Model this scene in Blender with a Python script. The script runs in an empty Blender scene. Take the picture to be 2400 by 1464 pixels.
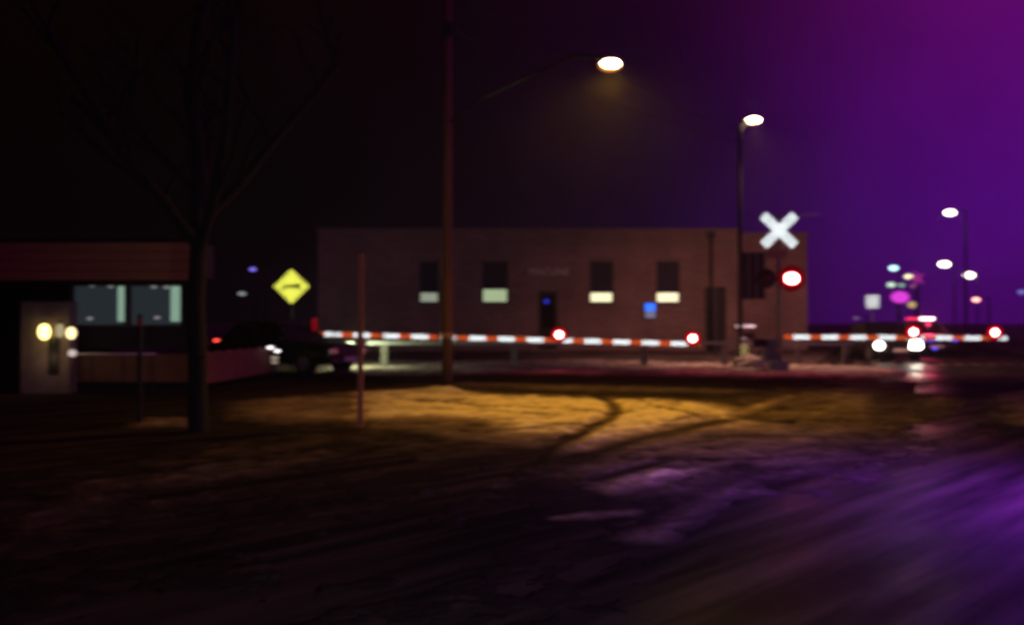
import bpy, bmesh, math, random
import numpy as np
from mathutils import Vector, Matrix
random.seed(3)
S = bpy.context.scene
COL = S.collection
R = math.radians

# ------------------------------------------------------------------ camera
cam_d = bpy.data.cameras.new("camera")
cam = bpy.data.objects.new("camera", cam_d); COL.objects.link(cam)
cam.location = (0, 0, 1.5); cam.rotation_euler = (R(90.66), 0, 0)
cam_d.lens = 30; cam_d.sensor_width = 36; cam_d.clip_start = 0.05; cam_d.clip_end = 1500
cam_d.dof.use_dof = True; cam_d.dof.focus_distance = 2.6
cam_d.dof.aperture_fstop = 2.0; cam_d.dof.aperture_ratio = 0.7
S.camera = cam

# ------------------------------------------------------------------ world: night sky
W = bpy.data.worlds.new("World"); S.world = W; W.use_nodes = True
nt = W.node_tree; nt.nodes.clear()
wo = nt.nodes.new('ShaderNodeOutputWorld'); bg = nt.nodes.new('ShaderNodeBackground')
tc = nt.nodes.new('ShaderNodeTexCoord'); sx = nt.nodes.new('ShaderNodeSeparateXYZ')
rp = nt.nodes.new('ShaderNodeValToRGB')
nt.links.new(tc.outputs['Generated'], sx.inputs[0])
mr = nt.nodes.new('ShaderNodeMapRange'); mr.inputs[1].default_value = -1; mr.inputs[2].default_value = 1
nt.links.new(sx.outputs[0], mr.inputs[0]); nt.links.new(mr.outputs[0], rp.inputs[0])
# purple lens veil painted into the sky: bright to the right, dark to the left
rp.color_ramp.elements[0].position = 0.25; rp.color_ramp.elements[0].color = (0.0022, 0.0009, 0.0006, 1)
rp.color_ramp.elements[1].position = 1.0; rp.color_ramp.elements[1].color = (0.15, 0.0050, 0.30, 1)
for p_, c_ in ((0.45, (.0016, .0010, .0013, 1)), (0.56, (.0055, .0012, .0095, 1)), (0.64, (.018, .0018, .042, 1)), (0.74, (.075, .0030, .19, 1))):
    e_ = rp.color_ramp.elements.new(p_); e_.color = c_
rp.color_ramp.interpolation = 'B_SPLINE'
# low cloud: uneven brightness; the painted veil redder towards the zenith
wn = nt.nodes.new('ShaderNodeTexNoise'); wn.inputs['Scale'].default_value = 1.9; wn.inputs['Detail'].default_value = 6; wn.inputs['Roughness'].default_value = .45
nt.links.new(tc.outputs['Generated'], wn.inputs['Vector'])
wm = nt.nodes.new('ShaderNodeMapRange'); wm.inputs[1].default_value = .3; wm.inputs[2].default_value = .7; wm.inputs[3].default_value = .5; wm.inputs[4].default_value = 1.5
nt.links.new(wn.outputs['Fac'], wm.inputs[0])
wz_ = nt.nodes.new('ShaderNodeMapRange'); wz_.inputs[1].default_value = .12; wz_.inputs[2].default_value = .45
nt.links.new(sx.outputs[2], wz_.inputs[0])
wc = nt.nodes.new('ShaderNodeMix'); wc.data_type = 'RGBA'; wc.inputs[6].default_value = (.96, 1, 1, 1); wc.inputs[7].default_value = (1.35, .6, .42, 1)
nt.links.new(wz_.outputs[0], wc.inputs[0])
w1 = nt.nodes.new('ShaderNodeVectorMath'); w1.operation = 'MULTIPLY'; w2 = nt.nodes.new('ShaderNodeVectorMath'); w2.operation = 'SCALE'
nt.links.new(rp.outputs[0], w1.inputs[0]); nt.links.new(wc.outputs[2], w1.inputs[1]); nt.links.new(w1.outputs[0], w2.inputs[0]); nt.links.new(wm.outputs[0], w2.inputs['Scale'])
nt.links.new(w2.outputs[0], bg.inputs[0]); bg.inputs[1].default_value = 1.0
nt.links.new(bg.outputs[0], wo.inputs[0])

vs = S.view_settings
vs.view_transform = 'Standard'; vs.look = 'None'; vs.exposure = 0; vs.gamma = 1; vs.use_curve_mapping = False
S.cycles.use_denoising = True
S.cycles.volume_bounces = 0
S.cycles.max_bounces = 5
S.cycles.sample_clamp_indirect = 3
S.cycles.sample_clamp_direct = 0
S.cycles.caustics_reflective = False
S.cycles.filter_width = 2.2

# ------------------------------------------------------------------ helpers
def P(px, py, d):
    return Vector(((px - 1200) / 2000 * d, d, 1.5 + (755 - py) / 2000 * d))

def tag(o, label=None, cat=None, group=None, kind=None):
    if label: o['label'] = label
    if cat: o['category'] = cat
    if group: o['group'] = group
    if kind: o['kind'] = kind
    return o

def empty(name, loc=(0, 0, 0), rz=0, label=None, cat=None, group=None):
    o = bpy.data.objects.new(name, None); COL.objects.link(o)
    o.location = loc; o.rotation_euler = (0, 0, rz)
    return tag(o, label, cat, group)

def light(name, kind, loc, col, energy, parent=None, size=.1, direction=None, cone=None, blend=.5):
    l = bpy.data.lights.new(name, kind); l.color = col; l.energy = energy
    l.shadow_soft_size = size
    if kind == 'SPOT': l.spot_size = R(cone or 120); l.spot_blend = blend
    o = bpy.data.objects.new(name, l); COL.objects.link(o); o.location = loc
    if direction is not None: o.rotation_euler = Vector(direction).to_track_quat('-Z', 'Y').to_euler()
    if parent: o.parent = parent
    return o

class MB:
    def __init__(s): s.bm = bmesh.new()
    def box(s, a, b, bev=0):
        a = Vector(a); b = Vector(b)
        g = bmesh.ops.create_cube(s.bm, size=1)['verts']
        for v in g: v.co = Vector([(a[i] + b[i]) / 2 + v.co[i] * abs(b[i] - a[i]) for i in range(3)])
        if bev:
            es = list({e for v in g for e in v.link_edges})
            bmesh.ops.bevel(s.bm, geom=es, offset=bev, segments=2, affect='EDGES')
        return s
    def tube(s, p, q, r1, r2=None, n=12, cap=True):
        p = Vector(p); q = Vector(q); r2 = r1 if r2 is None else r2
        d = q - p; M = Matrix.Translation((p + q) / 2) @ d.to_track_quat('Z', 'Y').to_matrix().to_4x4()
        bmesh.ops.create_cone(s.bm, cap_ends=cap, segments=n, radius1=r1, radius2=r2, depth=d.length, matrix=M)
        return s
    def path(s, pts, r, n=8):
        for a, b in zip(pts, pts[1:]): s.tube(a, b, r, r, n)
        return s
    def ball(s, c, sc, seg=16):
        M = Matrix.Translation(c) @ Matrix.Diagonal((*sc, 1))
        bmesh.ops.create_uvsphere(s.bm, u_segments=seg, v_segments=max(6, seg // 2), radius=1, matrix=M); return s
    def poly(s, pts, thick_vec):
        t = Vector(thick_vec); vs_ = [s.bm.verts.new(p) for p in pts]
        f = s.bm.faces.new(vs_)
        r = bmesh.ops.extrude_face_region(s.bm, geom=[f])
        for v in r['geom']:
            if isinstance(v, bmesh.types.BMVert): v.co += t
        bmesh.ops.recalc_face_normals(s.bm, faces=s.bm.faces); return s
    def build(s, name, mat, parent=None, smooth=False):
        me = bpy.data.meshes.new(name); s.bm.to_mesh(me); s.bm.free()
        if mat: me.materials.append(mat)
        if smooth:
            for p in me.polygons: p.use_smooth = True
        o = bpy.data.objects.new(name, me); COL.objects.link(o)
        if parent: o.parent = parent
        return o

def copy_tree(o, parent=None):
    c = o.copy(); COL.objects.link(c)
    if parent:
        c.parent = parent
        c.matrix_parent_inverse = o.matrix_parent_inverse
    for ch in list(o.children): copy_tree(ch, c)
    return c

# ------------------------------------------------------------------ materials
def pmat(name, col, rough=.7, metal=0, noise=0, nscale=8, bump=0, spec=.5, bscale=None, stretch=(1, 1, 1)):
    m = bpy.data.materials.new(name); m.use_nodes = True; t = m.node_tree; b = t.nodes['Principled BSDF']
    b.inputs['Base Color'].default_value = (*col, 1); b.inputs['Roughness'].default_value = rough
    b.inputs['Metallic'].default_value = metal; b.inputs['Specular IOR Level'].default_value = spec
    tcn = t.nodes.new('ShaderNodeTexCoord'); mp = t.nodes.new('ShaderNodeMapping'); mp.inputs['Scale'].default_value = stretch
    t.links.new(tcn.outputs['Object'], mp.inputs[0])
    nz = t.nodes.new('ShaderNodeTexNoise'); nz.inputs['Scale'].default_value = nscale; nz.inputs['Detail'].default_value = 6
    t.links.new(mp.outputs[0], nz.inputs['Vector'])
    if noise:
        mx = t.nodes.new('ShaderNodeMix'); mx.data_type = 'RGBA'
        mx.inputs[6].default_value = tuple(c * (1 - noise) for c in col) + (1,)
        mx.inputs[7].default_value = tuple(min(1, c * (1 + noise)) for c in col) + (1,)
        t.links.new(nz.outputs['Fac'], mx.inputs[0]); t.links.new(mx.outputs[2], b.inputs['Base Color'])
    if bump:
        bp = t.nodes.new('ShaderNodeBump'); bp.inputs['Strength'].default_value = bump; bp.inputs['Distance'].default_value = .02
        n2 = nz
        if bscale:
            n2 = t.nodes.new('ShaderNodeTexNoise'); n2.inputs['Scale'].default_value = bscale; n2.inputs['Detail'].default_value = 5
            t.links.new(mp.outputs[0], n2.inputs['Vector'])
        t.links.new(n2.outputs['Fac'], bp.inputs['Height']); t.links.new(bp.outputs[0], b.inputs['Normal'])
    return m

def emat(name, col, strength, sample=False):
    m = bpy.data.materials.new(name); m.use_nodes = True; t = m.node_tree; t.nodes.clear()
    o = t.nodes.new('ShaderNodeOutputMaterial'); e = t.nodes.new('ShaderNodeEmission')
    e.inputs[0].default_value = (*col, 1); e.inputs[1].default_value = strength
    t.links.new(e.outputs[0], o.inputs[0])
    m.cycles.emission_sampling = 'AUTO' if sample else 'NONE'
    return m

def retro(name, col, k=.8, rough=.17, dirt=.25):
    """retroreflective sheeting: a glossy lobe that sends light back where it comes from, over a painted base"""
    m = bpy.data.materials.new(name); m.use_nodes = True; t = m.node_tree; t.nodes.clear()
    o = t.nodes.new('ShaderNodeOutputMaterial'); g = t.nodes.new('ShaderNodeBsdfAnisotropic'); d = t.nodes.new('ShaderNodeBsdfDiffuse')
    geo = t.nodes.new('ShaderNodeNewGeometry'); mx = t.nodes.new('ShaderNodeMixShader')
    nz = t.nodes.new('ShaderNodeTexNoise'); nz.inputs['Scale'].default_value = 9; tcn = t.nodes.new('ShaderNodeTexCoord')
    t.links.new(tcn.outputs['Object'], nz.inputs['Vector'])
    mc = t.nodes.new('ShaderNodeMix'); mc.data_type = 'RGBA'
    mc.inputs[6].default_value = tuple(c * (1 - dirt) for c in col) + (1,); mc.inputs[7].default_value = (*col, 1)
    t.links.new(nz.outputs['Fac'], mc.inputs[0])
    t.links.new(mc.outputs[2], g.inputs['Color']); d.inputs['Color'].default_value = (*[c * .8 for c in col], 1)
    g.inputs['Roughness'].default_value = rough
    t.links.new(geo.outputs['Incoming'], g.inputs['Normal'])
    mx.inputs[0].default_value = k
    t.links.new(d.outputs[0], mx.inputs[1]); t.links.new(g.outputs[0], mx.inputs[2]); t.links.new(mx.outputs[0], o.inputs[0])
    return m

M = dict(
    white_retro=retro('white_sheeting', (.92, .95, .95)),
    red_retro=retro('red_sheeting', (.50, .060, .012)),
    dim_retro=retro('dim_sheeting', (.40, .40, .42), k=.25),
    yellow_retro=retro('yellow_sheeting', (.86, .84, .09), dirt=.12),
    pole_wood=pmat('weathered_wood', (.19, .10, .06), .9, noise=.5, nscale=6, bump=.5, stretch=(6, 6, .6)),
    rusty=pmat('rusty_steel', (.36, .11, .06), .75, noise=.4, nscale=12, bump=.2),
    red_paint=pmat('red_marker_plastic', (.55, .02, .03), .5, noise=.2),
    galv=pmat('galvanised_steel', (.30, .30, .32), .5, .6, noise=.25, nscale=14),
    dark=pmat('dark_metal', (.03, .03, .032), .5, .4, noise=.3),
    black=pmat('black_paint', (.015, .015, .016), .45, noise=.3),
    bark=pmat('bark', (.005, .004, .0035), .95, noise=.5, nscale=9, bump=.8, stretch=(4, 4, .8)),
    fascia=pmat('brown_fascia_paint', (.46, .24, .09), .75, noise=.35, nscale=5, bump=.15, stretch=(.4, 1, 4)),
    lowwall=pmat('brown_cladding', (.22, .12, .055), .8, noise=.35, nscale=4),
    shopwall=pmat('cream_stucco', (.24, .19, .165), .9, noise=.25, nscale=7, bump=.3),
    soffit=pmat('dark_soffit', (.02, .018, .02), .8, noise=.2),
    glass=pmat('dark_glass', (.006, .007, .009), .06, 0, spec=.8),
    rubber=pmat('rubber', (.02, .02, .02), .8, noise=.2),
    blind=pmat('window_blind', (.035, .028, .065), .8, noise=.3, nscale=3),
    frame=pmat('window_frame_paint', (.09, .06, .055), .6, noise=.2),
    trim=pmat('stone_coping', (.24, .17, .15), .8, noise=.3, nscale=3),
    letters=pmat('pale_letters', (.85, .75, .78), .6, noise=.2),
    conc=pmat('concrete', (.22, .20, .19), .9, noise=.3, nscale=6, bump=.3),
    snowpile=pmat('old_snow', (.42, .37, .34), .9, noise=.3, nscale=7, bump=.6),
    chrome=pmat('chrome', (.5, .5, .5), .25, 1),
    alu=pmat('aluminium', (.25, .25, .26), .45, .7, noise=.2),
)

def brick_mat():
    m = bpy.data.materials.new('red_brick'); m.use_nodes = True; t = m.node_tree; b = t.nodes['Principled BSDF']
    tcn = t.nodes.new('ShaderNodeTexCoord'); mp = t.nodes.new('ShaderNodeMapping')
    mp.inputs['Rotation'].default_value = (R(90), 0, 0)
    br = t.nodes.new('ShaderNodeTexBrick'); br.inputs['Scale'].default_value = 1
    br.inputs['Brick Width'].default_value = .42; br.inputs['Row Height'].default_value = .15; br.inputs['Mortar Size'].default_value = .012
    br.inputs['Color1'].default_value = (.42, .25, .23, 1); br.inputs['Color2'].default_value = (.32, .19, .175, 1); br.inputs['Mortar'].default_value = (.30, .22, .19, 1)
    t.links.new(tcn.outputs['Object'], mp.inputs[0]); t.links.new(mp.outputs[0], br.inputs['Vector'])
    nz = t.nodes.new('ShaderNodeTexNoise'); nz.inputs['Scale'].default_value = .55; nz.inputs['Detail'].default_value = 8
    t.links.new(tcn.outputs['Object'], nz.inputs['Vector'])
    mx = t.nodes.new('ShaderNodeMix'); mx.data_type = 'RGBA'; mx.blend_type = 'MULTIPLY'; mx.inputs[0].default_value = .8
    rp_ = t.nodes.new('ShaderNodeValToRGB'); rp_.color_ramp.elements[0].position = .3; rp_.color_ramp.elements[0].color = (.5, .5, .5, 1)
    rp_.color_ramp.elements[1].position = .7
    t.links.new(nz.outputs['Fac'], rp_.inputs[0]); t.links.new(br.outputs['Color'], mx.inputs[6]); t.links.new(rp_.outputs[0], mx.inputs[7])
    t.links.new(mx.outputs[2], b.inputs['Base Color']); b.inputs['Roughness'].default_value = .9
    bp = t.nodes.new('ShaderNodeBump'); bp.inputs['Strength'].default_value = .4; bp.inputs['Distance'].default_value = .01; bp.invert = True
    t.links.new(br.outputs['Fac'], bp.inputs['Height']); t.links.new(bp.outputs[0], b.inputs['Normal'])
    return m
M['brick'] = brick_mat()

def asphalt_mat():
    m = bpy.data.materials.new('wet_asphalt'); m.use_nodes = True; t = m.node_tree; b = t.nodes['Principled BSDF']
    tcn = t.nodes.new('ShaderNodeTexCoord')
    n1 = t.nodes.new('ShaderNodeTexNoise'); n1.inputs['Scale'].default_value = .35; n1.inputs['Detail'].default_value = 7; n1.inputs['Roughness'].default_value = .6
    n2 = t.nodes.new('ShaderNodeTexNoise'); n2.inputs['Scale'].default_value = 60; n2.inputs['Detail'].default_value = 4
    n3 = t.nodes.new('ShaderNodeTexNoise'); n3.inputs['Scale'].default_value = 2.2; n3.inputs['Detail'].default_value = 8
    mr_ = t.nodes.new('ShaderNodeMapping'); mr_.inputs['Rotation'].default_value = (0, 0, R(-44))
    mp = t.nodes.new('ShaderNodeMapping'); mp.inputs['Scale'].default_value = (.16, 1.5, 1)
    t.links.new(tcn.outputs['Object'], mr_.inputs[0]); t.links.new(mr_.outputs[0], mp.inputs[0])
    for n in (n1, n2): t.links.new(tcn.outputs['Object'], n.inputs['Vector'])
    t.links.new(mp.outputs[0], n3.inputs['Vector'])
    cr = t.nodes.new('ShaderNodeValToRGB'); e = cr.color_ramp.elements
    e[0].position = .38; e[0].color = (.013, .012, .012, 1); e[1].position = .74; e[1].color = (.060, .048, .047, 1)
    t.links.new(n3.outputs['Fac'], cr.inputs[0]); t.links.new(cr.outputs[0], b.inputs['Base Color'])
    # two wet wheel tracks worn through the lane that leads over the crossing
    sp_ = t.nodes.new('ShaderNodeSeparateXYZ'); t.links.new(tcn.outputs['Object'], sp_.inputs[0])
    ln = t.nodes.new('ShaderNodeMath'); ln.operation = 'MULTIPLY_ADD'; ln.inputs[1].default_value = -.462; t.links.new(sp_.outputs[1], ln.inputs[0]); t.links.new(sp_.outputs[0], ln.inputs[2])
    ab = t.nodes.new('ShaderNodeMath'); ab.operation = 'ABSOLUTE'; t.links.new(ln.outputs[0], ab.inputs[0])
    wt = t.nodes.new('ShaderNodeMapRange'); wt.interpolation_type = 'SMOOTHSTEP'; wt.inputs[1].default_value = -.3; wt.inputs[2].default_value = 1.7; wt.inputs[3].default_value = .7; wt.inputs[4].default_value = .0
    t.links.new(ab.outputs[0], wt.inputs[0]); b.inputs['Specular IOR Level'].default_value = .35
    df = t.nodes.new('ShaderNodeBsdfDiffuse'); t.links.new(cr.outputs[0], df.inputs['Color'])
    wn_ = t.nodes.new('ShaderNodeMapRange'); wn_.inputs[1].default_value = .35; wn_.inputs[2].default_value = .62; wn_.inputs[3].default_value = .5; wn_.inputs[4].default_value = 1
    t.links.new(n3.outputs['Fac'], wn_.inputs[0])
    wm_ = t.nodes.new('ShaderNodeMath'); wm_.operation = 'MULTIPLY'; t.links.new(wt.outputs[0], wm_.inputs[0]); t.links.new(wn_.outputs[0], wm_.inputs[1])
    mxs = t.nodes.new('ShaderNodeMixShader'); t.links.new(wm_.outputs[0], mxs.inputs[0]); t.links.new(df.outputs[0], mxs.inputs[1]); t.links.new(b.outputs[0], mxs.inputs[2])
    t.links.new(mxs.outputs[0], t.nodes['Material Output'].inputs['Surface'])
    r = t.nodes.new('ShaderNodeMapRange'); r.inputs[1].default_value = .35; r.inputs[2].default_value = .65; r.inputs[3].default_value = .33; r.inputs[4].default_value = .62
    t.links.new(n1.outputs['Fac'], r.inputs[0]); t.links.new(r.outputs[0], b.inputs['Roughness'])
    bp = t.nodes.new('ShaderNodeBump'); bp.inputs['Strength'].default_value = .5; bp.inputs['Distance'].default_value = .004
    t.links.new(n2.outputs['Fac'], bp.inputs['Height'])
    bp2 = t.nodes.new('ShaderNodeBump'); bp2.inputs['Strength'].default_value = .5; bp2.inputs['Distance'].default_value = .02
    t.links.new(n3.outputs['Fac'], bp2.inputs['Height']); t.links.new(bp.outputs[0], bp2.inputs['Normal']); t.links.new(bp2.outputs[0], b.inputs['Normal'])
    return m
M['asphalt'] = asphalt_mat()

def snow_mat():
    m = bpy.data.materials.new('trodden_snow'); m.use_nodes = True; t = m.node_tree; b = t.nodes['Principled BSDF']
    at = t.nodes.new('ShaderNodeAttribute'); at.attribute_name = 'clean'
    tcn = t.nodes.new('ShaderNodeTexCoord')
    n1 = t.nodes.new('ShaderNodeTexNoise'); n1.inputs['Scale'].default_value = 3.0; n1.inputs['Detail'].default_value = 8; n1.inputs['Roughness'].default_value = .65
    mr_ = t.nodes.new('ShaderNodeMapping'); mr_.inputs['Rotation'].default_value = (0, 0, R(-36))
    mp = t.nodes.new('ShaderNodeMapping'); mp.inputs['Scale'].default_value = (.4, 1.2, 1)
    t.links.new(tcn.outputs['Object'], mr_.inputs[0]); t.links.new(mr_.outputs[0], mp.inputs[0]); t.links.new(mp.outputs[0], n1.inputs['Vector'])
    ad = t.nodes.new('ShaderNodeMath'); ad.operation = 'MULTIPLY'
    sb = t.nodes.new('ShaderNodeMath'); sb.operation = 'MULTIPLY_ADD'; sb.inputs[1].default_value = 2.2; sb.inputs[2].default_value = -.10
    t.links.new(n1.outputs['Fac'], sb.inputs[0]); t.links.new(sb.outputs[0], ad.inputs[0]); t.links.new(at.outputs['Fac'], ad.inputs[1])
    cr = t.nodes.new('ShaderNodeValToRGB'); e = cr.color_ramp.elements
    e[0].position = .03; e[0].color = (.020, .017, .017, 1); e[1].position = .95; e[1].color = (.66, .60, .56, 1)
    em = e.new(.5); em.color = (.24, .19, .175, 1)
    t.links.new(ad.outputs[0], cr.inputs[0]); t.links.new(cr.outputs[0], b.inputs['Base Color'])
    b.inputs['Roughness'].default_value = .85; b.inputs['Specular IOR Level'].default_value = .0
    n2 = t.nodes.new('ShaderNodeTexNoise'); n2.inputs['Scale'].default_value = 14; n2.inputs['Detail'].default_value = 6
    t.links.new(tcn.outputs['Object'], n2.inputs['Vector'])
    bp = t.nodes.new('ShaderNodeBump'); bp.inputs['Strength'].default_value = .7; bp.inputs['Distance'].default_value = .03
    t.links.new(n2.outputs['Fac'], bp.inputs['Height']); t.links.new(bp.outputs[0], b.inputs['Normal'])
    return m
M['snow'] = snow_mat()

# ------------------------------------------------------------------ haze
hz = MB().box((-90, -14, -1.2), (190, 330, 16.5)).build('haze', None)
hz['kind'] = 'stuff'
hm = bpy.data.materials.new('night_haze'); hm.use_nodes = True; t = hm.node_tree; t.nodes.clear()
ho = t.nodes.new('ShaderNodeOutputMaterial'); pv = t.nodes.new('ShaderNodeVolumePrincipled')
pv.inputs['Density'].default_value = .0006; pv.inputs['Anisotropy'].default_value = .62; pv.inputs['Color'].default_value = (.9, .9, .95, 1)
t.links.new(pv.outputs[0], ho.inputs['Volume']); hz.data.materials.append(hm)

# ------------------------------------------------------------------ ground, road, snow
def sheet(name, x0, y0, x1, y1, z, mat):
    me = bpy.data.meshes.new(name); me.from_pydata([(x0, y0, z), (x1, y0, z), (x1, y1, z), (x0, y1, z)], [], [(0, 1, 2, 3)])
    me.materials.append(mat); o = bpy.data.objects.new(name, me); COL.objects.link(o); o['kind'] = 'structure'; return o
gm = pmat('frozen_ground', (.05, .042, .04), .9, noise=.5, nscale=.3, bump=.3)
sheet('ground', -600, -60, 600, 900, -.12, gm)
sheet('road', -60, -12, 90, 75, 0, M['asphalt'])

def fbm(x, y, seed=0, octv=5, gain=.55):
    tot = np.zeros_like(x); a = 1; s = 0
    for k in range(octv):
        xi = np.floor(x).astype(np.int64); yi = np.floor(y).astype(np.int64); fx = x - xi; fy = y - yi
        fx = fx * fx * (3 - 2 * fx); fy = fy * fy * (3 - 2 * fy)
        def h(i, j):
            n = (i * 374761393 + j * 668265263 + (seed + k) * 1442695041) & 0xffffffff
            n = ((n ^ (n >> 13)) * 1274126177) & 0xffffffff
            return ((n ^ (n >> 16)) & 0xffff) / 65535.0
        v = (h(xi, yi) * (1 - fx) + h(xi + 1, yi) * fx) * (1 - fy) + (h(xi, yi + 1) * (1 - fx) + h(xi + 1, yi + 1) * fx) * fy
        tot += a * (v * 2 - 1); s += a; a *= gain; x = x * 2.03 + 11.3; y = y * 2.03 + 5.7
    return tot / s
def G(px, py):
    d = 3000 / (py - 755); return ((px - 1200) / 2000 * d, d)
def seg_dist(X, Y, pts, closed):
    D = np.full(X.shape, 1e9); pts = list(pts)
    prs = list(zip(pts, pts[1:] + pts[:1])) if closed else list(zip(pts, pts[1:]))
    for (ax, ay), (bx, by) in prs:
        vx, vy = bx - ax, by - ay; L = vx * vx + vy * vy + 1e-9
        tt = np.clip(((X - ax) * vx + (Y - ay) * vy) / L, 0, 1)
        D = np.minimum(D, np.hypot(X - ax - tt * vx, Y - ay - tt * vy))
    return D
def sdf(X, Y, poly):
    w = [G(*p) for p in poly]; D = seg_dist(X, Y, w, True); ins = np.zeros(X.shape, bool)
    n = len(w)
    for i in range(n):
        (ax, ay), (bx, by) = w[i], w[(i + 1) % n]
        c = ((ay > Y) != (by > Y)) & (X < (bx - ax) * (Y - ay) / (by - ay + 1e-12) + ax)
        ins ^= c
    return np.where(ins, D, -D)
# (outline traced on the ground, thickness m, cleanliness, ragged edge m)
PATCH = [
    ([(1420, 1060), (1560, 1020), (1800, 960), (1900, 900), (2100, 895), (2080, 960), (1960, 1040), (1800, 1110), (1600, 1130)], .007, .30, 1.2),
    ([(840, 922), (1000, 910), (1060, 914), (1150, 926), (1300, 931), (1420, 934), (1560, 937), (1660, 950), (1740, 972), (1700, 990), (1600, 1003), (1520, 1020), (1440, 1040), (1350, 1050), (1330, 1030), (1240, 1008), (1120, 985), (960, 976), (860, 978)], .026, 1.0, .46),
    ([(560, 940), (700, 930), (850, 922), (860, 980), (700, 988), (560, 975)], .02, .36, .40),
    ([(900, 978), (1120, 985), (1240, 1005), (1330, 1030), (1240, 1045), (1050, 1015), (880, 1000)], .010, .42, .40),
    ([(1370, 1040), (1450, 1010), (1580, 990), (1760, 985), (1880, 1000), (1840, 1012), (1700, 1020), (1560, 1040), (1420, 1052)], .02, .55, .4),
    ([(1415, 1144), (1470, 1118), (1560, 1100), (1640, 1098), (1590, 1118), (1500, 1140), (1440, 1150)], .02, .80, .12),
    ([(1400, 1110), (1470, 1085), (1560, 1075), (1500, 1098)], .012, .30, .10),
    ([(1300, 1212), (1380, 1203), (1490, 1198), (1480, 1205), (1380, 1212)], .010, .5, .03),
    ([(760, 878), (770, 850), (1400, 845), (2060, 862), (2080, 880), (2000, 888), (1700, 884), (1300, 876)], .06, .60, .35),
    ([(1860, 925), (1940, 918), (2050, 928), (2055, 960), (2030, 978), (1990, 970), (1930, 948)], .03, .42, .25),
    ([(2150, 936), (2200, 930), (2240, 940), (2220, 952), (2160, 950)], .02, .35, .3),
    ([(2340, 925), (2500, 905), (2600, 960), (2480, 1010), (2370, 990)], .03, .40, .3),
    ([(0, 1190), (300, 1105), (560, 1052), (760, 1012), (880, 990), (1040, 998), (1000, 1018), (820, 1050), (600, 1110), (350, 1180), (0, 1290)], .010, .13, .6),
    ([(0, 1464), (450, 1330), (800, 1200), (1100, 1100), (1300, 1045), (1420, 1040), (1330, 1090), (1100, 1190), (850, 1300), (500, 1500), (0, 1900)], .003, .02, .8),
    ([(330, 1000), (345, 982), (430, 980), (440, 998)], .03, .42, .15),
    ([(1700, 978), (1760, 950), (1850, 925), (1870, 930), (1790, 958), (1720, 985)], .012, .50, .08),
    ([(1800, 1010), (1880, 975), (1960, 945), (1985, 948), (1900, 985), (1830, 1018)], .010, .46, .1),
    ([(1500, 1262), (1600, 1200), (1720, 1130), (1760, 1125), (1640, 1200), (1540, 1262)], .007, .34, .12),
    ([(880, 905), (1100, 895), (1500, 905), (1800, 915), (1750, 922), (1300, 914), (1000, 903)], .012, .25, .2),
    ([(900, 1040), (1200, 1022), (1400, 1030), (1300, 1050), (1100, 1075), (950, 1060)], .010, .14, .5),
]
RUT = [
    ([(1400, 928), (1436, 945), (1444, 962), (1430, 980), (1385, 1002), (1310, 1040), (1200, 1090), (1000, 1180), (700, 1320)], .14, .13),
    ([(1690, 985), (1600, 1004), (1520, 1022), (1440, 1044), (1340, 1078)], .22, .10),
    ([(980, 938), (1035, 942), (1075, 938)], .25, .07),
    ([(900, 955), (1100, 962), (1300, 975)], .10, .018),
    ([(1050, 948), (1200, 955), (1380, 962)], .12, .018),
    ([(1520, 950), (1580, 962), (1640, 975), (1560, 990)], .10, .025),
    ([(1560, 1080), (1470, 1102), (1400, 1125)], .10, .03),
    ([(2000, 905), (1700, 895), (1400, 888), (1000, 885)], .30, .03),
]
ny, nx = 620, 760
ys = np.geomspace(2.6, 72, ny); us = np.linspace(-1, 1, nx)
Yg = np.repeat(ys[:, None], nx, 1); Xg = us[None, :] * (Yg * .86 + 5) + 0 * Yg
X = Xg.ravel(); Y = Yg.ravel()
c_, s_ = math.cos(R(-44)), math.sin(R(-44))
u_ = X * c_ - Y * s_; v_ = X * s_ + Y * c_
n_small = fbm(X * 4.1, Y * 4.1, 3); n_mid = fbm(X * .8, Y * .8, 7); n_str = fbm(u_ * .28, v_ * 2.4 + n_mid * .6, 11)
H = -.028 + .016 * n_str + .006 * n_small
C = .03 + .02 * n_small + .02 * n_str
# rough snow ground beyond the crossing and beside the shop
far = np.clip((Y - 27.5 - .12 * X - n_mid) / 1.5, 0, 1)
H = np.maximum(H, -.04 + far * (.08 + .03 * n_mid)); C = np.maximum(C, far * (.22 + .12 * n_mid))
road2 = np.abs(X - (11 + (Y - 20) * .42) - n_mid * .4)           # the road over the crossing stays open
H = np.where(road2 < 4.6, np.minimum(H, -.02 + .006 * n_str), H)
for poly, th, cl, rag in PATCH:
    sd = sdf(X, Y, poly) + rag * (.8 * n_mid + .6 * n_small)
    k = np.clip(sd / max(rag * 1.3, .1) + .35, 0, 1)
    w_ = .12 + rag * 1.5                                   # slush thins out over this width
    hk = np.clip(1 + sd / (w_ * 1.4), 0, 1)
    hh = .004 + k * th + k * th * .55 * n_small
    H = np.maximum(H, np.where(hk > .02, hh, -1))
    kk = np.clip((sd + w_) / (w_ * 1.9), 0, 1); kk = kk * kk * (3 - 2 * kk)
    C = np.where(hk > 0, np.maximum(C, (cl + .12 * n_small + .16 * n_str) * kk), C)
for pts, w, dep in RUT:
    dd = seg_dist(X, Y, [G(*p) for p in pts], False)
    k = np.exp(-(dd / w) ** 2); H = np.where(H > 0, np.maximum(H - dep * k, .002), H)
    kr = np.exp(-((dd - w * 1.7) / (w * .5)) ** 2); H += .012 * kr * (H > 0)
    C = C * (1 - .85 * k)
wet = np.abs(X - .462 * Y) < 1.5 + 1.2 * n_mid + .6 * n_str
H = np.where((C < .075 + .03 * n_small) & (H > 0) & (wet | (C < .03)), -.015, H)
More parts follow.
